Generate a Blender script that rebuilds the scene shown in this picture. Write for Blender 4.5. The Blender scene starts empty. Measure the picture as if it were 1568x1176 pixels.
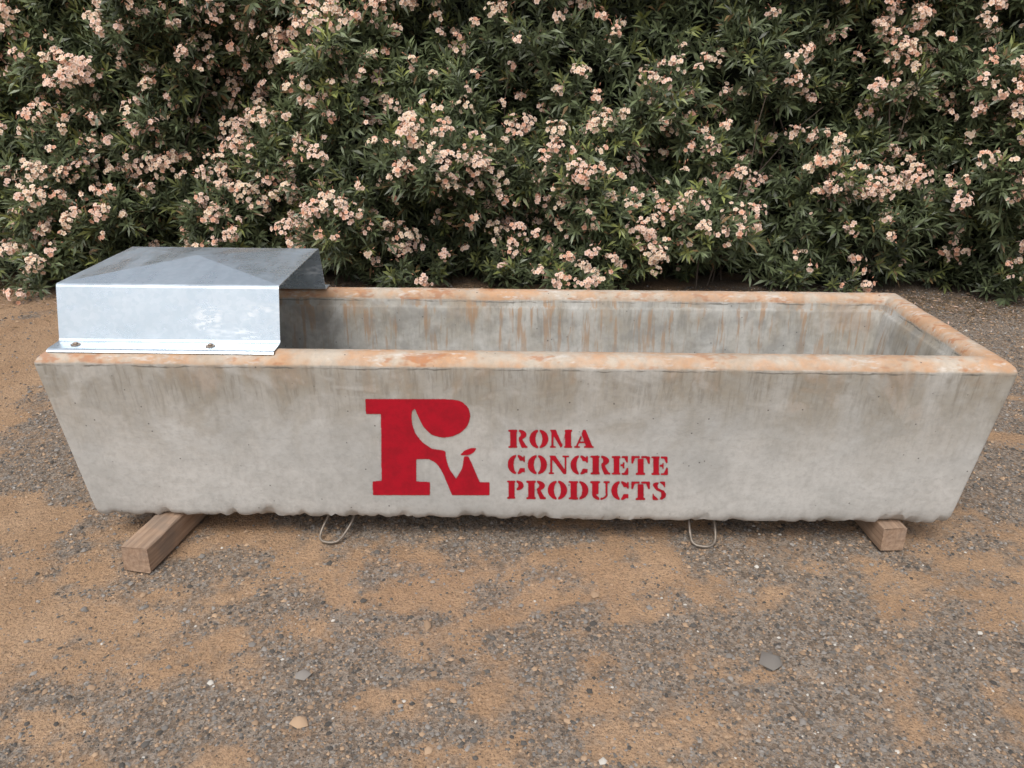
import bpy, numpy as np, math
from mathutils import Matrix, Vector
rng=np.random.default_rng(7)
sc=bpy.context.scene
CAMX,CAMY,CAMZ=-0.0403,-2.2589,1.626
F,PITCH,YAW,ROLL=1151.3,0.4041,-0.0014,0.0102
L=3.2; W=0.858; ZL=0.716

# ---------------------------------------------------------------- helpers
def mesh_obj(name,verts,faces,mat=None,parent=None,smooth=False,cols=None):
    me=bpy.data.meshes.new(name)
    verts=np.asarray(verts,dtype=np.float32)
    if isinstance(faces,np.ndarray):
        k=faces.shape[1]; nf=len(faces)
        me.vertices.add(len(verts)); me.vertices.foreach_set('co',verts.ravel())
        me.loops.add(nf*k); me.loops.foreach_set('vertex_index',faces.astype(np.int32).ravel())
        me.polygons.add(nf); me.polygons.foreach_set('loop_start',np.arange(0,nf*k,k,dtype=np.int32))
        me.update(calc_edges=True)
    else:
        me.from_pydata([tuple(map(float,v)) for v in verts],[],[tuple(int(i) for i in f) for f in faces]); me.update()
    if smooth: me.polygons.foreach_set('use_smooth',np.ones(len(me.polygons),dtype=bool))
    if cols is not None:
        for an,arr in cols.items():
            arr=np.asarray(arr,dtype=np.float32)
            if arr.ndim==1:
                a=me.attributes.new(an,'FLOAT','POINT'); a.data.foreach_set('value',arr)
            else:
                a=me.attributes.new(an,'FLOAT_COLOR','POINT')
                a.data.foreach_set('color',np.concatenate([arr,np.ones((len(arr),1),np.float32)],1).ravel())
    o=bpy.data.objects.new(name,me); sc.collection.objects.link(o)
    if mat: me.materials.append(mat)
    if parent: o.parent=parent
    return o
def empty(name):
    o=bpy.data.objects.new(name,None); sc.collection.objects.link(o); return o
_perm=rng.random((256,256))
def vnoise(x,y,seed=0):
    x=np.asarray(x,float)+seed*17.31; y=np.asarray(y,float)+seed*9.77
    xi=np.floor(x).astype(int); yi=np.floor(y).astype(int); fx=x-xi; fy=y-yi
    fx=fx*fx*(3-2*fx); fy=fy*fy*(3-2*fy)
    g=lambda a,b:_perm[a%256,b%256]
    return (g(xi,yi)*(1-fx)+g(xi+1,yi)*fx)*(1-fy)+(g(xi,yi+1)*(1-fx)+g(xi+1,yi+1)*fx)*fy
def fbm(x,y,seed=0,o=4):
    s=0;a=.5;t=0
    for i in range(o):
        s=s+a*vnoise(x*2**i,y*2**i,seed+i*3); t+=a; a*=.5
    return s/t
def ss(a,b,x): 
    t=np.clip((x-a)/(b-a),0,1); return t*t*(3-2*t)

class NT:
    def __init__(s,name):
        s.m=bpy.data.materials.new(name); s.m.use_nodes=True; s.t=s.m.node_tree; s.n=s.t.nodes; s.n.clear()
        s.out=s.n.new('ShaderNodeOutputMaterial'); s.p=s.n.new('ShaderNodeBsdfPrincipled'); s.t.links.new(s.p.outputs[0],s.out.inputs[0])
        s.tc=s.n.new('ShaderNodeTexCoord')
    def link(s,a,b): s.t.links.new(a,b)
    def mapping(s,scale=(1,1,1),loc=(0,0,0)):
        m=s.n.new('ShaderNodeMapping'); m.inputs['Scale'].default_value=scale; m.inputs['Location'].default_value=loc
        s.link(s.tc.outputs['Object'],m.inputs[0]); return m.outputs[0]
    def noise(s,scale,detail=4,rough=.55,vec=None,dist=0):
        n=s.n.new('ShaderNodeTexNoise'); n.inputs['Scale'].default_value=scale; n.inputs['Detail'].default_value=min(detail,3.5)
        n.inputs['Roughness'].default_value=rough; n.inputs['Distortion'].default_value=dist
        s.link(vec if vec is not None else s.tc.outputs['Object'],n.inputs['Vector']); return n.outputs['Fac']
    def vor(s,scale,vec=None):
        n=s.n.new('ShaderNodeTexVoronoi'); n.inputs['Scale'].default_value=scale
        s.link(vec if vec is not None else s.tc.outputs['Object'],n.inputs['Vector']); return n.outputs['Distance'],n.outputs['Color']
    def rng(s,v,a,b,c=0,d=1):
        n=s.n.new('ShaderNodeMapRange'); n.interpolation_type='SMOOTHSTEP'
        for i,x in zip((1,2,3,4),(a,b,c,d)): n.inputs[i].default_value=x
        s.link(v,n.inputs[0]); return n.outputs[0]
    def math(s,op,a,b=None):
        n=s.n.new('ShaderNodeMath'); n.operation=op
        for i,x in enumerate((a,b)):
            if x is None: continue
            if isinstance(x,(int,float)): n.inputs[i].default_value=x
            else: s.link(x,n.inputs[i])
        return n.outputs[0]
    def mix(s,f,a,b,mode='MIX'):
        n=s.n.new('ShaderNodeMix'); n.data_type='RGBA'; n.blend_type=mode
        for i,x in ((0,f),(6,a),(7,b)):
            if isinstance(x,(int,float)): n.inputs[i].default_value=x
            elif isinstance(x,tuple): n.inputs[i].default_value=(*x,1)
            else: s.link(x,n.inputs[i])
        return n.outputs[2]
    def attr(s,name,out='Fac'):
        n=s.n.new('ShaderNodeAttribute'); n.attribute_name=name; return n.outputs[out]
    def sep(s):
        n=s.n.new('ShaderNodeSeparateXYZ'); s.link(s.tc.outputs['Object'],n.inputs[0]); return n.outputs
    def bump(s,h,strength=.3,dist=.01,prev=None):
        n=s.n.new('ShaderNodeBump'); n.inputs['Strength'].default_value=strength; n.inputs['Distance'].default_value=dist
        s.link(h,n.inputs['Height'])
        if prev is not None: s.link(prev,n.inputs['Normal'])
        return n.outputs[0]
    def set(s,color=None,rough=None,metal=None,normal=None,spec=None):
        for k,v in (('Base Color',color),('Roughness',rough),('Metallic',metal),('Normal',normal),('Specular IOR Level',spec)):
            if v is None: continue
            if isinstance(v,tuple): s.p.inputs[k].default_value=(*v,1)
            elif isinstance(v,(int,float)): s.p.inputs[k].default_value=v
            else: s.link(v,s.p.inputs[k])
        return s.m

# ---------------------------------------------------------------- materials
def mat_concrete():
    m=NT('concrete'); X,Y,Z=m.sep()
    big=m.noise(2.2,4,.6); fine=m.noise(45,4,.75); mid=m.noise(10,4,.65); blot=m.noise(3.6,4,.7,None,.8)
    c=m.mix(m.rng(big,.3,.7),(.49,.49,.47),(.61,.60,.57))
    c=m.mix(m.rng(mid,.36,.70,0,.42),c,(.39,.385,.36))
    st=m.noise(1,4,.65,m.mapping((7,7,2.0))); st2=m.noise(1,4,.65,m.mapping((75,75,5),(3,1,2)))
    zz=m.math('ADD',Z,m.math('MULTIPLY',m.math('SUBTRACT',blot,.5),.75))
    top=m.rng(zz,.34,.68)
    g=m.math('MULTIPLY',top,m.rng(st,.30,.60,.35,1))
    c=m.mix(m.math('MULTIPLY',g,.76),c,(.31,.265,.195))
    g2=m.math('MULTIPLY',m.rng(zz,.40,.66),m.rng(st2,.46,.68))
    c=m.mix(m.math('MULTIPLY',g2,.50),c,(.20,.18,.145))
    c=m.mix(m.math('MULTIPLY',m.rng(m.math('ADD',blot,m.math('MULTIPLY',st2,.3)),.66,.78),.4),c,(.64,.63,.60))
    # uneven darker tone along the bottom edge
    c=m.mix(m.math('MULTIPLY',m.rng(m.math('ADD',Z,m.math('MULTIPLY',mid,.08)),.20,.13),.4),c,(.36,.34,.31))
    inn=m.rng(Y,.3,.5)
    ins=m.math('MULTIPLY',inn,m.rng(Z,.35,.62))
    st3=m.noise(1,3,.6,m.mapping((34,34,.9),(5,2,7)))
    c=m.mix(m.math('MULTIPLY',ins,m.rng(st3,.53,.65,0,.72)),c,(.40,.24,.13))
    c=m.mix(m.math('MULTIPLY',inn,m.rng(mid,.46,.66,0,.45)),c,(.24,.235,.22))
    zr=m.math('ADD',Z,m.math('MULTIPLY',m.math('SUBTRACT',mid,.5),.016))
    rim=m.rng(zr,ZL-.004,ZL+.005)
    rn=m.noise(5.5,4,.78); rn2=m.noise(26,4,.8,m.mapping((.35,1,1))); rn3=m.noise(13,4,.8,m.mapping((.5,1,1)))
    rc=m.mix(m.rng(rn,.38,.60),(.58,.49,.39),(.60,.355,.205))
    rc=m.mix(m.rng(rn2,.54,.66,0,.75),rc,(.70,.64,.57)); rc=m.mix(m.rng(rn3,.53,.64,0,.8),rc,(.47,.19,.075))
    c=m.mix(m.math('MULTIPLY',rim,m.rng(big,.3,.55,.75,.95)),c,rc)
    rd=m.math('MULTIPLY',m.rng(zz,.60,.74),m.rng(st,.45,.62)); c=m.mix(m.math('MULTIPLY',rd,.3),c,(.42,.26,.15))
    w=m.math('SUBTRACT',Z,m.math('ADD',ZL-.008,m.math('MULTIPLY',m.math('SUBTRACT',rn3,.5),.03)))
    ln=m.rng(m.math('ABSOLUTE',w),.0014,.0035,1,0)
    c=m.mix(m.math('MULTIPLY',ln,m.rng(rn,.42,.58,0,.75)),c,(.13,.12,.10))
    v,_=m.vor(26); po=m.math('MULTIPLY',m.rng(v,.045,.10,1,0),m.rng(mid,.46,.58))
    c=m.mix(m.math('MULTIPLY',po,.85),c,(.07,.065,.06))
    c=m.mix(m.rng(fine,.38,.74,0,.28),c,(.26,.25,.23))
    b=m.bump(fine,.35,.003); b=m.bump(mid,.3,.01,b)
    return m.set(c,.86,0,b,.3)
def mat_galv():
    m=NT('galvanised_steel'); X,Y,Z=m.sep()
    _,sp=m.vor(70); bw=m.n.new('ShaderNodeRGBToBW'); m.link(sp,bw.inputs[0]); s=bw.outputs[0]
    n=m.noise(5,4,.6); br=m.noise(1,4,.7,m.mapping((5,60,40))); stn=m.noise(1,4,.7,m.mapping((9,2.2,9),(2,5,1)))
    c=m.mix(m.rng(s,.2,.8),(.64,.73,.80),(.69,.77,.84)); c=m.mix(m.rng(n,.4,.7,0,.3),c,(.54,.63,.70))
    ox=m.math('MULTIPLY',m.rng(m.noise(60,4,.8,m.mapping((.45,1,1.5))),.49,.56),m.rng(m.noise(1,3,.6,m.mapping((6,3,12))),.42,.55))
    ox=m.math('MULTIPLY',ox,m.rng(X,-1.25,-1.08)); ox=m.math('MULTIPLY',ox,m.math('MULTIPLY',m.rng(Z,ZL+.175,ZL+.13),m.rng(Z,ZL+.045,ZL+.06)))
    c=m.mix(m.math('MULTIPLY',ox,.5),c,(.84,.86,.88))
    r=m.math('ADD',m.math('ADD',m.rng(stn,.40,.62,.22,.36),m.rng(br,.3,.7,0,.08)),m.math('MULTIPLY',ox,.4))
    met=m.math('SUBTRACT',.74,m.math('MULTIPLY',ox,.6))
    return m.set(c,r,met,m.bump(n,.10,.02))
def mat_ground():
    m=NT('sandy_gravel'); g=m.attr('gravel'); X,Y,Z=m.sep()
    n1=m.noise(3.2,4,.65); f=m.noise(75,4,.85); f2=m.noise(170,3,.85); v,vc=m.vor(90)
    bw=m.n.new('ShaderNodeRGBToBW'); m.link(vc,bw.inputs[0])
    gg=m.math('ADD',g,m.math('MULTIPLY',m.math('SUBTRACT',m.noise(9,4,.9),.5),1.5))
    sand=m.mix(m.rng(n1,.3,.7),(.47,.295,.17),(.57,.375,.23)); sand=m.mix(m.rng(f,.42,.70,0,.7),sand,(.25,.17,.115))
    grav=m.mix(m.rng(bw.outputs[0],.25,.75),(.125,.112,.10),(.34,.305,.265)); grav=m.mix(m.rng(f,.4,.62,0,.5),grav,(.36,.255,.17))
    c=m.mix(m.rng(gg,.30,.80,.06,.90),sand,grav)
    c=m.mix(m.rng(f2,.54,.66,0,.8),c,(.07,.058,.05)); c=m.mix(m.rng(f2,.36,.28,0,.5),c,(.62,.54,.46))
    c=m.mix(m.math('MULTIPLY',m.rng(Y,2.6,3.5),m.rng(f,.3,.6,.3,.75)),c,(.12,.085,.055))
    b=m.bump(f,.9,.014); b=m.bump(v,.5,.006,b)
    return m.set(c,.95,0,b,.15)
def mat_attr(name,rough=.8,spec=.3):
    m=NT(name); c=m.attr('Col','Color'); return m.set(c,rough,0,None,spec)
def mat_paint():
    m=NT('red_stencil_paint'); a=m.attr('paint')
    n=m.noise(120,3,.7); n2=m.noise(16,4,.8); n3=m.noise(80,3,.7); c=m.mix(m.rng(n2,.35,.7),(.49,.006,.022),(.37,.007,.019))
    m.set(c,.7,0,None,.25)
    t=m.n.new('ShaderNodeBsdfTransparent'); mx=m.n.new('ShaderNodeMixShader')
    al=m.math('MULTIPLY',m.rng(m.math('ADD',a,m.math('MULTIPLY',m.math('SUBTRACT',n,.5),.5)),.12,.9),m.rng(n3,.25,.40,.82,.97))
    m.link(al,mx.inputs[0]); m.link(t.outputs[0],mx.inputs[1]); m.link(m.p.outputs[0],mx.inputs[2]); m.link(mx.outputs[0],m.out.inputs[0])
    return m.m
def mat_wood():
    m=NT('rough_timber'); g=m.noise(1,4,.65,m.mapping((60,3,60))); n=m.noise(9,4)
    c=m.mix(m.rng(g,.3,.7),(.46,.32,.225),(.28,.185,.125)); c=m.mix(m.rng(n,.42,.7,0,.6),c,(.22,.18,.15))
    return m.set(c,.88,0,m.bump(g,.6,.006),.2)
def mat_simple(name,col,rough=.6,metal=0):
    m=NT(name); n=m.noise(60,3,.7); c=m.mix(m.rng(n,.3,.7),col,tuple(x*.6 for x in col))
    return m.set(c,rough,metal)
CON=mat_concrete(); GALV=mat_galv(); GND=mat_ground(); WOOD=mat_wood(); PAINT=mat_paint()
STONE=mat_attr('gravel_stones',.9,.2); LEAF=mat_attr('oleander_leaves',.40,.5); PETAL=mat_attr('oleander_petals',.8,.1); LITTER=mat_attr('dry_litter',.9,.1)
STEEL=mat_simple('rusty_wire',(.34,.29,.24),.5,.5); BOLT=mat_simple('bolt_steel',(.42,.33,.26),.5,.6)
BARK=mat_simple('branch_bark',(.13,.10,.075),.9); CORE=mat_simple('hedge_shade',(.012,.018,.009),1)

# ---------------------------------------------------------------- trough
trough=empty('concrete_feed_trough')
def ring(inset,z,nx=200,ny=52,r=.012,jit=0,seed=0,chip=0):
    x0,x1,y0,y1=-L/2+inset,L/2-inset,inset,W-inset
    ca=[(x1-r,y1-r,0),(x0+r,y1-r,90),(x0+r,y0+r,180),(x1-r,y0+r,270)]
    P=[]
    for k,(cx,cy,a0) in enumerate(ca):
        for a in np.linspace(a0,a0+90,4): P.append((cx+r*math.cos(math.radians(a)),cy+r*math.sin(math.radians(a))))
        nx_=nx if k in(0,2) else ny; c2=ca[(k+1)%4]; a1=math.radians(a0+90)
        s=(cx+r*math.cos(a1),cy+r*math.sin(a1)); a2=math.radians(c2[2]); e=(c2[0]+r*math.cos(a2),c2[1]+r*math.sin(a2))
        for t in np.linspace(0,1,nx_+2)[1:-1]: P.append((s[0]+(e[0]-s[0])*t,s[1]+(e[1]-s[1])*t))
    P=np.array(P); Q=np.c_[P,np.full(len(P),z)]
    if jit:
        n=fbm(P[:,0]*22+seed*3,P[:,1]*22+z*40,seed,4)-.5; n2=fbm(P[:,0]*5,P[:,1]*5+z*10,seed+5,3)-.5
        cen=np.array([0,W/2]); d=np.sign(P-cen)*(np.abs(P-cen)>np.array([L/2-inset-.02,W/2-inset-.02]))
        Q[:,:2]-=d*(np.abs(n)*jit*1.5)[:,None]; Q[:,2]+=(n*1.3+n2*.8)*jit
    if chip:
        ch=ss(.58,.72,fbm(P[:,0]*16,P[:,1]*16,99,3))+.5*ss(.45,.75,fbm(P[:,0]*45,P[:,1]*45,98,2)); Q[:,2]+=ch*chip
    return Q
prof=[(.085,.100,.004,1,0),(.064,.101,.010,1,.016),(.0555,.107,.008,2,.024)]
for t in np.linspace(.045,.985,16): prof.append((.055*(1-t),.10+(ZL-.10)*t,.0,3,.012 if t<.05 else 0))
prof+=[(.0005,ZL-.003,.002,3,0),(.001,ZL+.002,.004,4,0),(.008,ZL+.013,.005,5,0),(.022,ZL+.026,.004,6,0),(.045,ZL+.032,.002,7,0),(.075,ZL+.031,.002,8,0),(.090,ZL+.022,.003,9,0),(.098,ZL+.006,.004,10,0),(.101,ZL-.022,.003,11,0),(.108,ZL-.029,.004,12,0),(.112,ZL-.036,.001,13,0)]
for t in np.linspace(.08,1,8): prof.append((.112+.05*t,ZL-.036-(ZL-.036-.19)*t,.0008,14,0))
rings=[ring(i,z,jit=j,seed=s,chip=c) for i,z,j,s,c in prof]
n=len(rings[0]); V=np.concatenate(rings); idx=np.arange(n); nxt=(idx+1)%n
Fq=np.concatenate([np.c_[a*n+idx,a*n+nxt,(a+1)*n+nxt,(a+1)*n+idx] for a in range(len(rings)-1)])
faces=[tuple(f) for f in Fq]+[tuple(range(n-1,-1,-1)),tuple((len(rings)-1)*n+idx)]
tb=mesh_obj('trough_body',V,faces,CON,trough,True)
md=tb.modifiers.new('es','EDGE_SPLIT'); md.split_angle=math.radians(50)

# ---------------------------------------------------------------- stencil paint (soft-edged coat lying on the front face)
c_,s_=math.cos(ROLL),math.sin(ROLL); sp_,cp_=math.sin(PITCH),math.cos(PITCH)
def face_pos(u,v,off=.0016):
    """stencil drawing units -> metres on the sloping front face"""
    dx=u-784; dy=v-588; x=c_*dx+s_*dy; y=(-s_*dx+c_*dy)/F
    tn=(sp_+y*cp_)/(cp_-y*sp_); k=2.1777*tn/(1-.0893*tn); d=2.1777+.0893*k; z=d*cp_+k*sp_
    return np.stack([x*z/F+CAMX,CAMY+d-off,CAMZ-k],-1)
st=.6
u=np.arange(545,1036,st); v=np.arange(598,778,st); U,Vv=np.meshgrid(u,v)
def inpoly(X,Y,P):
    r=np.zeros(X.shape,bool); P=np.array(P,float); j=len(P)-1
    for i in range(len(P)):
        xi,yi=P[i]; xj,yj=P[j]
        if yi!=yj:
            r^=((yi>Y)!=(yj>Y))&(X<(xj-xi)*(Y-yi)/(yj-yi)+xi)
        j=i
    return r
def smooth_poly(P,hard=()):
    out=[];n=len(P)
    for i in range(n):
        a,b,c=np.array(P[i-1],float),np.array(P[i],float),np.array(P[(i+1)%n],float)
        if i in hard: out.append(tuple(b)); continue
        p=b+(a-b)*.25; q=b+(c-b)*.25
        for t in (0,.5,1): out.append(tuple((1-t)**2*p+2*t*(1-t)*b+t*t*q))
    return out
M=np.zeros(U.shape,bool)
Rp=[(558,611),(688,611),(705,614),(716,624),(719,637),(715,651),(706,661),(692,668),(676,670),(660,666),(648,655),(640,640),(634,625),(629,629),(629,647),(634,663),(645,677),(660,687),(681,690),(681,700),(686,717),(697,733),(707,716),(709,698),(716,699),(722,712),(733,738),(748,738),(748,758),(691,758),(686,746),(676,722),(667,709),(656,703),(636,703),(636,737),(657,738),(657,758),(570,758),(569,737),(583,736),(582,634),(559,634)]
M|=inpoly(U,Vv,smooth_poly(Rp,{0,17,21,24,26,27,28,29,33,34,35,36,37,38,39,40,41,42}))
M|=inpoly(U,Vv,smooth_poly([(703,697),(709,690),(719,686),(728,686),(724,693),(714,697)],{3,0}))
def rect(X,Y,a,b,c,d): return (X>=a)&(X<=c)&(Y>=b)&(Y<=d)
def ell(X,Y,cx,cy,rx,ry): return ((X-cx)/rx)**2+((Y-cy)/ry)**2<=1
def glyph(ch,X,Y):
    S=lambda a,b,c,d:rect(X,Y,a,b,c,d); E=lambda *a:ell(X,Y,*a); P=lambda p:inpoly(X,Y,p)
    if ch in'RPDE':
        m=S(.10,0,.42,1)|S(0,0,.47,.10)|S(0,.90,.47,1)
        if ch in'RP':
            m|=(E(.54,.74,.40,.27)&~E(.52,.74,.13,.16)&(X>.54))
        if ch=='R': m|=P([(.55,.50),(.70,.50),(.93,.10),(1.0,.10),(1.0,0),(.70,0),(.55,.38)])
        if ch=='D': m|=(E(.52,.5,.48,.5)&~E(.52,.5,.17,.40)&(X>.54))
        if ch=='E': m|=S(.54,.90,.90,1)|S(.54,0,.90,.10)|P([(.90,1),(.90,.64),(.83,.64),(.70,.91)])|P([(.92,0),(.92,.38),(.85,.38),(.70,.09)])|S(.47,.45,.66,.55)|S(.62,.33,.69,.67)
        return m
    if ch in'OC':
        m=E(.5,.5,.5,.52)&~E(.5,.5,.18,.42)&(np.abs(X-.5)>.045)
        if ch=='C': m=(m&~((X>.54)&(np.abs(Y-.5)<.20)))|S(.86,.62,.94,.98)|S(.86,.08,.93,.30)
        return m
    if ch=='M':
        return S(.06,0,.15,1)|S(0,0,.26,.09)|P([(.0,1),(.26,1),(.56,.12),(.48,.0)])|P([(.52,.02),(.56,.16),(.72,.9),(.66,.75)])|S(.68,0,.94,1)|S(.62,0,1,.09)|S(.66,.91,1,1)
    if ch=='A':
        return P([(.44,1),(.58,1),(.92,.09),(1,.09),(1,0),(.50,0),(.50,.09),(.60,.09),(.38,.78)])|P([(.34,.70),(.39,.58),(.17,.09),(.30,.09),(.30,0),(0,0),(0,.09),(.09,.09)])|S(.26,.27,.52,.36)
    if ch=='N':
        return S(.08,0,.18,.9)|S(0,0,.28,.09)|P([(0,1),(.32,1),(.88,.1),(.88,0),(.74,0),(.10,.9)])|S(.79,.1,.88,1)|S(.68,.91,1,1)
    if ch=='T':
        return S(.34,0,.66,.86)|S(.24,0,.76,.10)|S(0,.90,.46,1)|S(.54,.90,1,1)|P([(0,1),(0,.60),(.08,.60),(.2,.92)])|P([(1,1),(1,.60),(.92,.60),(.8,.92)])
    if ch=='U':
        return S(.10,.3,.42,1)|S(0,.90,.50,1)|(E(.5,.30,.40,.32)&~E(.56,.32,.25,.22)&(Y<.31)&(np.abs(X-.5)>.03))|S(.79,.3,.88,1)|S(.68,.90,1,1)
    if ch=='S':
        a=P([(.10,.78),(.30,.55),(.62,.42),(.62,.20),(.50,.02),(.70,.03),(.90,.16),(.93,.33),(.80,.50),(.42,.66),(.38,.80),(.50,.97),(.30,.97),(.12,.90)])
        return a|S(.08,0,.16,.34)|P([(.10,.24),(.18,.24),(.44,.05),(.44,0),(.1,0)])|S(.79,.68,.87,1)|P([(.56,1),(.56,.95),(.80,.76),(.87,.76),(.87,1)])
    return np.zeros(X.shape,bool)
def word(txt,x0,x1,yt0,yb0,slope,widths):
    tot=sum(widths)+.09*(len(txt)-1); k=(x1-x0)/tot; x=x0
    for ch,w in zip(txt,widths):
        X=(U-x)/(w*k); top=yt0+(U-x0)*slope; bot=yb0+(U-x0)*slope
        Y=(bot-Vv)/(bot-top)
        sel=(X>-.05)&(X<1.05)&(Y>-.05)&(Y<1.05)
        M[sel]|=glyph(ch,X[sel],Y[sel]); x+=(w+.09)*k
word('ROMA',777,908,658,685.5,.000,[1.02,1,1.18,1.05])
word('CONCRETE',776,1023,696.5,725,.008,[.95,1,1.05,.95,1.02,.92,.95,.92])
word('PRODUCTS',775,1020,735.5,763.5,.007,[.92,1.02,1,1.02,1.02,.95,.95,.82])
def blur(a,r,k=2):
    for _ in range(k):
        for ax in (0,1):
            c=np.cumsum(np.pad(a,[(r+1,r) if i==ax else (0,0) for i in (0,1)],mode='edge'),ax)
            a=(np.take(c,range(2*r+1,c.shape[ax]),ax)-np.take(c,range(0,c.shape[ax]-2*r-1),ax))/(2*r+1)
    return a
Mf=M.astype(float); A=np.maximum(blur(Mf,1,2)*1.08,blur(Mf,5,2)*.52)
keep=A>.02
P3=face_pos(U,Vv); nyy,nxx=U.shape; I=np.arange(nyy*nxx).reshape(nyy,nxx)
Q=np.stack([I[:-1,:-1],I[1:,:-1],I[1:,1:],I[:-1,1:]],-1)
kq=keep[:-1,:-1]|keep[1:,:-1]|keep[1:,1:]|keep[:-1,1:]; Q=Q[kq]
used=np.unique(Q); remap=np.zeros(nyy*nxx,int); remap[used]=np.arange(len(used))
mesh_obj('stencilled_logo',P3.reshape(-1,3)[used],remap[Q],PAINT,trough,True,{'paint':A.ravel()[used]})

def tube(name,pts,r,mat,parent,n=8):
    cu=bpy.data.curves.new(name,'CURVE'); cu.dimensions='3D'; cu.bevel_depth=r; cu.bevel_resolution=3
    s=cu.splines.new('NURBS'); s.points.add(len(pts)-1)
    for p,q in zip(s.points,pts): p.co=(*q,1)
    s.use_endpoint_u=True; s.order_u=3; s.resolution_u=8; cu.materials.append(mat)
    o=bpy.data.objects.new(name,cu); sc.collection.objects.link(o); o.parent=parent
for i,(cx,sk) in enumerate(((-.70,.035),(.67,.0))):
    tube('lifting_loop_%d'%(i+1),[(cx-.045+sk,.20,.115),(cx-.05+sk,.13,.08),(cx-.05+sk*.2,.085,.03),(cx-.045,.05,.008),(cx-.01,.035,.006),(cx+.025,.04,.007),(cx+.045,.07,.02),(cx+.045+sk,.13,.07),(cx+.04+sk,.20,.115)],.005,STEEL,trough)

# ---------------------------------------------------------------- timber bearers
def timber(x,y,rot,w,h,l,name='timber_block'):
    nseg=12; V=[];Fc=[]
    for i in range(nseg+1):
        yy=l*i/nseg; b=.005
        for (a,c) in ((-w/2+b,0),(w/2-b,0),(w/2,b),(w/2,h-b),(w/2-b,h),(-w/2+b,h),(-w/2,h-b),(-w/2,b)):
            j=rng.normal(0,.0009,2); V.append((a+j[0],yy+(rng.normal(0,.002) if i in(0,nseg) else 0),min(max(c+j[1],0),h)))
    for i in range(nseg):
        for k in range(8): Fc.append((i*8+k,i*8+(k+1)%8,(i+1)*8+(k+1)%8,(i+1)*8+k))
    Fc.append(tuple(range(7,-1,-1))); Fc.append(tuple(nseg*8+k for k in range(8)))
    o=mesh_obj(name,V,Fc,WOOD); o.location=(x,y,0); o.rotation_euler=(0,0,math.radians(rot)); return o
timber(-1.325,-.135,-9,.098,.098,.98)
timber(1.345,.03,4,.085,.098,.86)

# ---------------------------------------------------------------- galvanised cover
cover=empty('galvanised_float_cover')
x0,x1=-1.559,-.820; zt=ZL+.221; zf=ZL+.038
pc_=[(.022,zf-.008),(.026,zf-.003),(.034,zf),(.096,zf+.001),(.101,zf+.003),(.105,zf+.009),(.153,zt-.009),(.156,zt-.003),(.161,zt)]
V=[];Fc=[]
for side in (0,1):
    for y,z in pc_:
        for x in (x0,x1): V.append((x,y if side==0 else W-y,z))
    o_=side*len(pc_)*2
    for a in range(len(pc_)-1):
        q=(o_+a*2,o_+a*2+1,o_+a*2+3,o_+a*2+2); Fc.append(q if side==0 else q[::-1])
V.append(((x0+x1)/2,W/2,zt+.034)); ce=len(V)-1; e0=(len(pc_)-1)*2; e1=e0+len(pc_)*2
Fc+=[(e0,e0+1,ce),(e0+1,e1+1,ce),(e1+1,e1,ce),(e1,e0,ce)]
cs=mesh_obj('bent_sheet',V,Fc,GALV,cover,False)
so=cs.modifiers.new('t','SOLIDIFY'); so.thickness=.003; so.offset=0
def disc(name,cx,cy,z,r,h,mat,n=6,parent=None):
    V=[];Fc=[]
    for zz,rr in ((0,r),(h*.8,r),(h,r*.85)):
        for i in range(n): a=2*math.pi*i/n+.3; V.append((cx+rr*math.cos(a),cy+rr*math.sin(a),z+zz))
    for k in range(2):
        for i in range(n): Fc.append((k*n+i,k*n+(i+1)%n,(k+1)*n+(i+1)%n,(k+1)*n+i))
    Fc.append(tuple(2*n+i for i in range(n))); return mesh_obj(name,V,Fc,mat,parent)
for i,(bx,by) in enumerate(((-1.485,.066),(-1.04,.066),(-1.485,.795),(-1.04,.795))):
    disc('washer_%d'%(i+1),bx,by,zf+.0022,.015,.003,BOLT,20,cover); disc('bolt_head_%d'%(i+1),bx,by,zf+.0052,.008,.005,BOLT,6,cover)

# ---------------------------------------------------------------- ground
def warp(n,inner,outer,c0):
    a=np.linspace(-inner,inner,n); e=inner+np.geomspace(.05,outer-inner,26); return np.concatenate([-e[::-1],a,e])+c0
gx=warp(340,3.6,260,0); gy=warp(320,3.4,260,1.2)
GX,GY=np.meshgrid(gx,gy)
def gravel_mask(x,y):
    wx=x+.3*(fbm(x*3,y*3,12,3)-.5); g=fbm(wx*2.3+3,y*3.2+1,11,6); g2=fbm(x*7,y*9,21,4)
    g=.49+(g-.5)*1.7+(g2-.5)*1.4
    g=g+.16*ss(.2,2.4,x)+.16*ss(-.2,.4,y)*ss(1.2,0,y)
    g=g-.5*ss(.8,2.0,y)*ss(-1.2,-2.2,x)+.35*ss(1.0,1.8,y)*ss(1.2,2.0,x)
    return np.clip(g,0,1)
GM=gravel_mask(GX,GY)
GZ=(fbm(GX*1.3,GY*1.3,31,4)-.5)*.022+(fbm(GX*9,GY*9,41,3)-.5)*.010+(fbm(GX*30,GY*30,44,2)-.5)*.005
GZ*=np.where((np.abs(GX)<4)&(np.abs(GY-1.2)<4),1,0)
GZ-=.006
ny,nx=GX.shape; I=np.arange(ny*nx).reshape(ny,nx)
Q=np.stack([I[:-1,:-1],I[:-1,1:],I[1:,1:],I[1:,:-1]],-1).reshape(-1,4)
mesh_obj('ground',np.stack([GX,GY,GZ],-1).reshape(-1,3),Q,GND,None,True,{'gravel':GM.ravel()})
def gz(x,y): return (fbm(x*1.3,y*1.3,31,4)-.5)*.022+(fbm(x*9,y*9,41,3)-.5)*.010+(fbm(x*30,y*30,44,2)-.5)*.005-.006
N=185000
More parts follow.
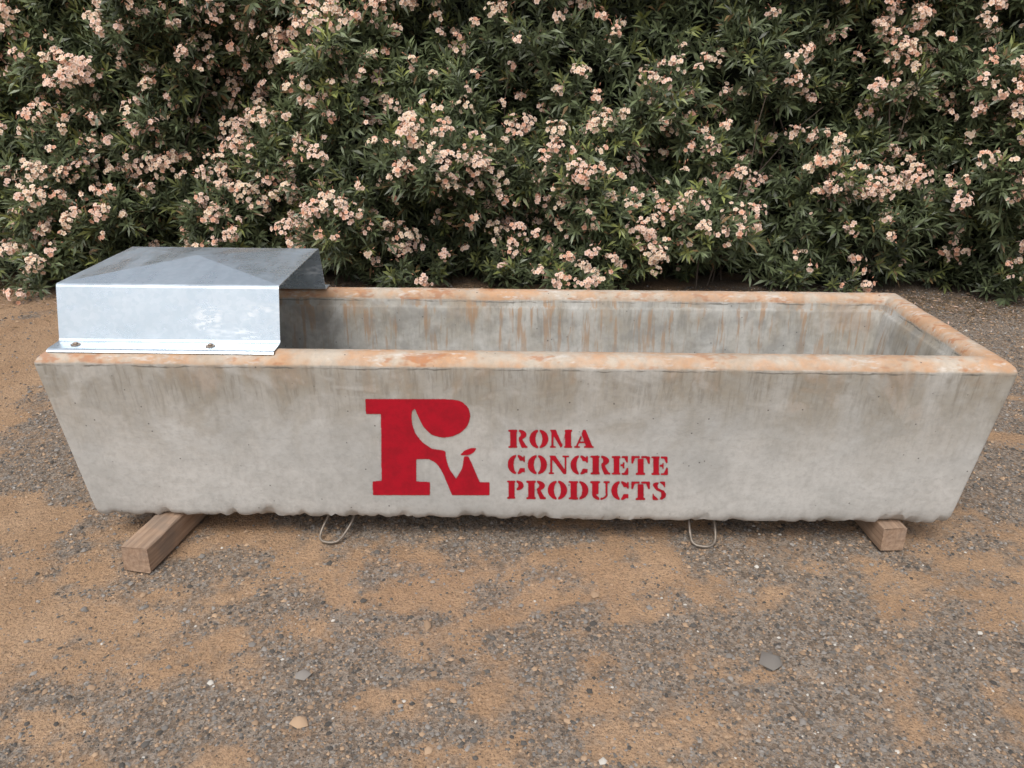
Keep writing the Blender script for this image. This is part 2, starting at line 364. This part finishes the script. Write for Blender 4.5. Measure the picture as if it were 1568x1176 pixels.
y=-1.75+ (rng.random(N)**1.4)*5.3; x=(rng.random(N)*2-1)*(1.4+.72*(y+1.75))
gm=gravel_mask(x,y)+.5*(fbm(x*14,y*14,66,3)-.5); k=rng.random(N)<(.16+.84*ss(.3,.72,gm)); x,y,gm=x[k],y[k],gm[k]; N=len(x)
r=np.clip(rng.lognormal(math.log(.0033),.44,N),.0015,.011)*(1+.10*(y+1.75))
big=rng.random(N)<.0009; r[big]*=rng.uniform(2,3.6,big.sum())
base=np.array([(1,0,0),(.3,.95,.1),(-.8,.6,-.1),(-.75,-.65,.1),(.35,-.95,0),(.1,.05,.75)])
fb=np.array([(0,1,5),(1,2,5),(2,3,5),(3,4,5),(4,0,5)])
B=base[None]*rng.uniform(.65,1.3,(N,6,1))*np.array([1,1,1.0])+np.array([0,0,-.15])
an=rng.random(N)*6.283; ca,sa=np.cos(an)[:,None],np.sin(an)[:,None]
asp=rng.uniform(.6,1,(N,1)); bx=B[...,0]*r[:,None]; by=B[...,1]*r[:,None]*asp
SV=np.stack([x[:,None]+bx*ca-by*sa,y[:,None]+bx*sa+by*ca,gz(x,y)[:,None]+r[:,None]*.35+B[...,2]*r[:,None]],-1).reshape(-1,3)
SF=(fb[None]+(np.arange(N)*6)[:,None,None]).reshape(-1,3)
t=rng.random((N,1)); colr=np.array([.22,.20,.18])*(.36+1.2*t**1.3)
tan=rng.random(N)<.38; colr[tan]=np.array([.42,.29,.19])*(.55+.65*rng.random((tan.sum(),1)))
wh=rng.random(N)<.008; colr[wh]=(.60,.56,.50)
mesh_obj('gravel',SV,SF,STONE,None,False,{'Col':np.repeat(colr,6,0)})

# ---------------------------------------------------------------- oleander hedge
hedge=empty('oleander_hedge')
HX=6.2
def surf(x,z):
    a=fbm(x*.8+5,z*.9,51,3); b=fbm(x*2.2,z*2.4,61,3)
    return 3.40-.04*x+.12*z-.8*(a-.5)-1.15*(b-.5)
def norm(a): return a/np.maximum(np.linalg.norm(a,axis=-1,keepdims=True),1e-9)
def leaves_for(P,D,Ls,nl,lsz,bright):
    N=len(P); h=norm(np.cross(D,np.array([.31,.2,.93])+rng.normal(0,.1,(N,3)))); g=np.cross(D,h)
    kk=np.arange(nl)[None,:]; tt=.12+.88*(kk+.5)/nl+rng.normal(0,.03,(N,nl))
    az=kk*2.39996+rng.random((N,1))*6.28; al=np.radians(80-50*tt+rng.normal(0,10,(N,nl)))
    rad=h[:,None]*np.cos(az)[...,None]+g[:,None]*np.sin(az)[...,None]
    dr=norm(D[:,None]*np.cos(al)[...,None]+rad*np.sin(al)[...,None])
    Bp=P[:,None]+D[:,None]*(Ls[:,None]*tt)[...,None]
    ln=lsz[:,None]*rng.uniform(.7,1.15,(N,nl)); wd=ln*rng.uniform(.17,.23,(N,nl))
    sd=norm(np.cross(dr,D[:,None]+1e-3)); nm=np.cross(sd,dr)
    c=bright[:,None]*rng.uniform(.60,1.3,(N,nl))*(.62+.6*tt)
    dead=rng.random((N,nl))<.015
    dr=dr.reshape(-1,3);Bp=Bp.reshape(-1,3);sd=sd.reshape(-1,3);nm=nm.reshape(-1,3);ln=ln.reshape(-1,1);wd=wd.reshape(-1,1)
    mc=Bp+dr*ln*.5; ml=mc+sd*wd*.5+nm*wd*.18; mr=mc-sd*wd*.5+nm*wd*.18; tip=Bp+dr*ln+np.array([0,0,-1])*ln*rng.uniform(0,.18,ln.shape)
    V=np.stack([Bp,ml,mr,tip],1)
    col=np.stack([.098*c,.122*c,.058*c],-1)
    yl=(rng.random((N,1))<.16)&(tt>.55); col[np.broadcast_to(yl,tt.shape)]*=np.array([1.65,1.5,1.0])
    col[dead]=(.26,.17,.08); col=col.reshape(-1,3)
    n=len(col); off=(np.arange(n)*4)[:,None,None]; f=np.array([(0,2,1),(1,2,3)])[None]+off
    return V.reshape(-1,3),f.reshape(-1,3),np.repeat(col,4,0)
def shoots(N,depth,dens=True):
    x=rng.uniform(-HX,HX,N*2); z=rng.uniform(.02,2.38,N*2)
    rec=fbm(x*1.7+2,z*1.9,71,3); keep=rng.random(N*2)<(.36+.64*ss(.35,.52,rec)) if dens else rng.random(N*2)<.6
    x,z,rec=x[keep][:N],z[keep][:N],rec[keep][:N]; N=len(x)
    y=surf(x,z)+depth*rng.random(N)+(.22*ss(.5,.36,rec))
    D=norm(np.stack([rng.normal(0,.42,N),rng.normal(-.68,.3,N),rng.normal(.60,.38,N)],-1))
    return np.stack([x,y,z],-1),D,rec
Vs=[];Fs=[];Cs=[];o=0
P1,D1,rec1=shoots(11500,.18); L1=rng.uniform(.12,.24,len(P1))
br=.60+1.0*fbm(P1[:,0]*1.3,P1[:,2]*1.3+P1[:,1],81,3)+.35*(rec1-.45)+.30*(P1[:,2]/2.4-.3)  # leaf colour carries skylight: lighter higher up, darker as shade in recesses
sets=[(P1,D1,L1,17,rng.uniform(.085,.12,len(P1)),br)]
P2,D2,rec2=shoots(4600,.40,False); P2[:,1]+=.15; sets.append((P2,D2,rng.uniform(.15,.3,len(P2)),13,rng.uniform(.09,.13,len(P2)),np.full(len(P2),.6)))  # inner shoots: shade put in as a darker leaf colour
NT_=2600; xt=rng.uniform(-HX,HX,NT_); dt=rng.uniform(0,1.7,NT_); P3_=np.stack([xt,surf(xt,2.3)+dt,2.30+.25*(fbm(xt*1.5,dt*1.5,95,3)-.3)],-1)
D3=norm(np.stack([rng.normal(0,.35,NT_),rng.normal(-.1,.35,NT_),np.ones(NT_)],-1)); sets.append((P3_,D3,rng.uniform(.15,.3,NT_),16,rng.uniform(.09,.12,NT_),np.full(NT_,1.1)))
for s in sets:
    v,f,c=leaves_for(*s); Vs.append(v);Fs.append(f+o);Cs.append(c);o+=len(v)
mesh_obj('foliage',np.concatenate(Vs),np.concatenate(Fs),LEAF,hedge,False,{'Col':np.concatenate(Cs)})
fd=fbm(P1[:,0]*3.1+9,P1[:,2]*3.3,93,3)
front=ss(.18,.02,P1[:,1]-surf(P1[:,0],P1[:,2]))
pf=(.16+.52*ss(.42,.60,fd))*(.62+.44*P1[:,2]/2.2)*(.45+.55*front)
hasf=rng.random(len(P1))<pf
Pt=(P1+D1*L1[:,None])[hasf]; Df=norm(D1[hasf]+np.array([0,-.35,.25])); nf=len(Pt)
cnt=np.clip(rng.lognormal(math.log(7.5),.62,nf),2,28).astype(int)
ci=np.repeat(np.arange(nf),cnt); n=len(ci); R=.021+.0036*cnt[ci]
off=norm(rng.normal(0,1,(n,3))+Df[ci]*1.0); C=Pt[ci]+Df[ci]*.065+off*(R*rng.uniform(.5,1.1,n))[:,None]*np.array([1,1,.85])
Nn=norm(off+np.array([0,-.5,.25])+rng.normal(0,.25,(n,3)))
h=norm(np.cross(Nn,rng.normal(0,1,(n,3)))); g=np.cross(Nn,h); rr=rng.uniform(.014,.0220,n)[:,None]
hue=rng.random(nf)[ci][:,None]
pc=np.array([.88,.76,.61])*(1-hue)+np.array([.88,.68,.60])*hue; pc=pc*rng.uniform(.88,1.0,(n,1)); pc=np.where(rng.random((n,1))<.16,np.array([.76,.47,.36]),pc)
VV=[];CC=[]
for k in range(5):
    a=2*math.pi*k/5; d=h*math.cos(a)+g*math.sin(a); e=-h*math.sin(a)+g*math.cos(a)
    VV.append(np.stack([C,C+d*rr*.65+e*rr*.46+Nn*rr*.22,C+d*rr*1.05+e*rr*.12+Nn*rr*.12,C+d*rr*.7-e*rr*.42+Nn*rr*.25],1))
    CC.append(np.stack([pc*np.array([.88,.62,.42]),pc,pc,pc],1))
VV=np.concatenate(VV).reshape(-1,3); CC=np.concatenate(CC).reshape(-1,3); PF=np.arange(len(VV)).reshape(-1,4)
mesh_obj('flowers',VV,PF,PETAL,hedge,False,{'Col':np.clip(CC,0,.88)})
nb=int(n*.6); bi=rng.integers(0,n,nb); bd=norm(off[bi]+np.array([0,-.1,.5])); bp=Pt[ci[bi]]+Df[ci[bi]]*.06+bd*rng.uniform(.02,.075,(nb,1))
bh=norm(np.cross(bd,rng.normal(0,1,(nb,3)))); bg_=np.cross(bd,bh); w=.004
BV=np.stack([bp,bp+bd*.012+bh*w,bp+bd*.012-bh*.5*w+bg_*w,bp+bd*.012-bh*.5*w-bg_*w,bp+bd*.028],1).reshape(-1,3)
BF=(np.array([(0,2,1),(0,3,2),(0,1,3),(1,2,4),(2,3,4),(3,1,4)])[None]+(np.arange(nb)*5)[:,None,None]).reshape(-1,3)
mesh_obj('buds',BV,BF,PETAL,hedge,False,{'Col':np.repeat(np.array([.52,.26,.17])*rng.uniform(.7,1.3,(nb,1)),5,0)})
BVs=[];BFs=[];bo=0
for i in range(170):
    x=rng.uniform(-HX,HX); pts=[]; p=np.array([x,float(surf(x,.3))+rng.uniform(.35,.9),-.02]); d=norm(np.array([rng.normal(0,.25),rng.normal(0,.08),1.0])); rad=rng.uniform(.005,.013); ns=9
    for s in range(ns):
        q=norm(np.cross(d,np.array([0,1,.1]))); q2=np.cross(d,q); r_=rad*(1-.08*s)
        for a in range(5): BVs.append(p+(q*math.cos(a*1.2566)+q2*math.sin(a*1.2566))*r_)
        p=p+d*rng.uniform(.16,.26); d=norm(d+rng.normal(0,.11,3)*np.array([1,.4,1]))
    for s in range(ns-1):
        for a in range(5): BFs.append((bo+s*5+a,bo+s*5+(a+1)%5,bo+(s+1)*5+(a+1)%5,bo+(s+1)*5+a))
    bo+=ns*5
mesh_obj('branches',np.array(BVs),np.array(BFs),BARK,hedge,True)
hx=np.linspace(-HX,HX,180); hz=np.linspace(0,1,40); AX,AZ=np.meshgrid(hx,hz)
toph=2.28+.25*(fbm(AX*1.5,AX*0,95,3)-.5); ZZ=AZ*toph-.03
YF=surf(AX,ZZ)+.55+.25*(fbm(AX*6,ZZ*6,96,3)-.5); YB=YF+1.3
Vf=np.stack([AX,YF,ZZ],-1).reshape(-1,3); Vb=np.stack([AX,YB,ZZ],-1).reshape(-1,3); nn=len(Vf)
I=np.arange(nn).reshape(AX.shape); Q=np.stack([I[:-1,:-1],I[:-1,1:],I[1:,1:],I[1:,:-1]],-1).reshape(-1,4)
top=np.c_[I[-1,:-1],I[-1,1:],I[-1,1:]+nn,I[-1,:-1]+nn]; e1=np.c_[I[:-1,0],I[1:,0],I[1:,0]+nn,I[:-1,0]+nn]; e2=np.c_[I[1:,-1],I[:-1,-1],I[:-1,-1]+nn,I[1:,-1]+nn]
mesh_obj('inner_shade_mass',np.concatenate([Vf,Vb]),np.concatenate([Q,Q[:,::-1]+nn,top,e1,e2]),CORE,hedge,True)  # near-black hull whose colour stands in for shade deep in the foliage
N=9000; x=rng.uniform(-5,5,N); y=3.5-.04*x-np.abs(rng.normal(0,.38,N)); r=rng.uniform(.006,.03,N); a=rng.random(N)*6.28
dx=np.stack([np.cos(a),np.sin(a),rng.normal(0,.15,N)],-1)*r[:,None]; sx=np.stack([-np.sin(a),np.cos(a),rng.normal(0,.2,N)],-1)*(.0045*rng.uniform(.6,1.4,N))[:,None]
c0=np.stack([x,y,gz(x,y)+.006],-1); LV=np.stack([c0-dx,c0+sx,c0+dx,c0-sx],1).reshape(-1,3)
lc=np.array([.20,.14,.085])*rng.uniform(.4,1.5,(N,1)); pk=rng.random(N)<.10; lc[pk]=(.6,.42,.33)
mesh_obj('leaf_litter',LV,np.arange(4*N).reshape(-1,4),LITTER,None,False,{'Col':np.repeat(lc,4,0)})

# ---------------------------------------------------------------- light
w=bpy.data.worlds.new('World'); sc.world=w; w.use_nodes=True; nt=w.node_tree; bg=nt.nodes['Background']
sky=nt.nodes.new('ShaderNodeTexSky'); sky.sky_type='NISHITA'; sky.sun_disc=False
EL,AZ_=math.radians(58),math.radians(200)
sky.sun_elevation=EL; sky.sun_rotation=AZ_; sky.dust_density=4; sky.air_density=1.0
hs=nt.nodes.new('ShaderNodeHueSaturation'); hs.inputs['Saturation'].default_value=.4
nt.links.new(sky.outputs[0],hs.inputs['Color']); nt.links.new(hs.outputs[0],bg.inputs[0]); bg.inputs[1].default_value=.15
sd=bpy.data.lights.new('sun','SUN'); sd.energy=1.5; sd.angle=math.radians(25); sd.color=(1,.98,.94)
so_=bpy.data.objects.new('sun',sd); sc.collection.objects.link(so_)
dv=Vector((math.sin(AZ_)*math.cos(EL),math.cos(AZ_)*math.cos(EL),math.sin(EL))); so_.rotation_euler=dv.to_track_quat('Z','Y').to_euler(); so_.location=dv*10

# ---------------------------------------------------------------- camera
cd=bpy.data.cameras.new('camera'); cd.sensor_width=36; cd.lens=36*F/1568; cd.clip_end=1000; cd.clip_start=.05
co=bpy.data.objects.new('camera',cd); sc.collection.objects.link(co)
fw=Vector((math.sin(YAW)*cp_,math.cos(YAW)*cp_,-sp_)); r=Vector((math.cos(YAW),-math.sin(YAW),0)); up=r.cross(fw)
r2=r*c_+up*s_; u2=-r*s_+up*c_
mt=Matrix((r2,u2,-fw)).transposed().to_4x4(); mt.translation=(CAMX,CAMY,CAMZ); co.matrix_world=mt
sc.camera=co
sc.view_settings.view_transform='Standard'; sc.view_settings.look='None'; sc.view_settings.exposure=0
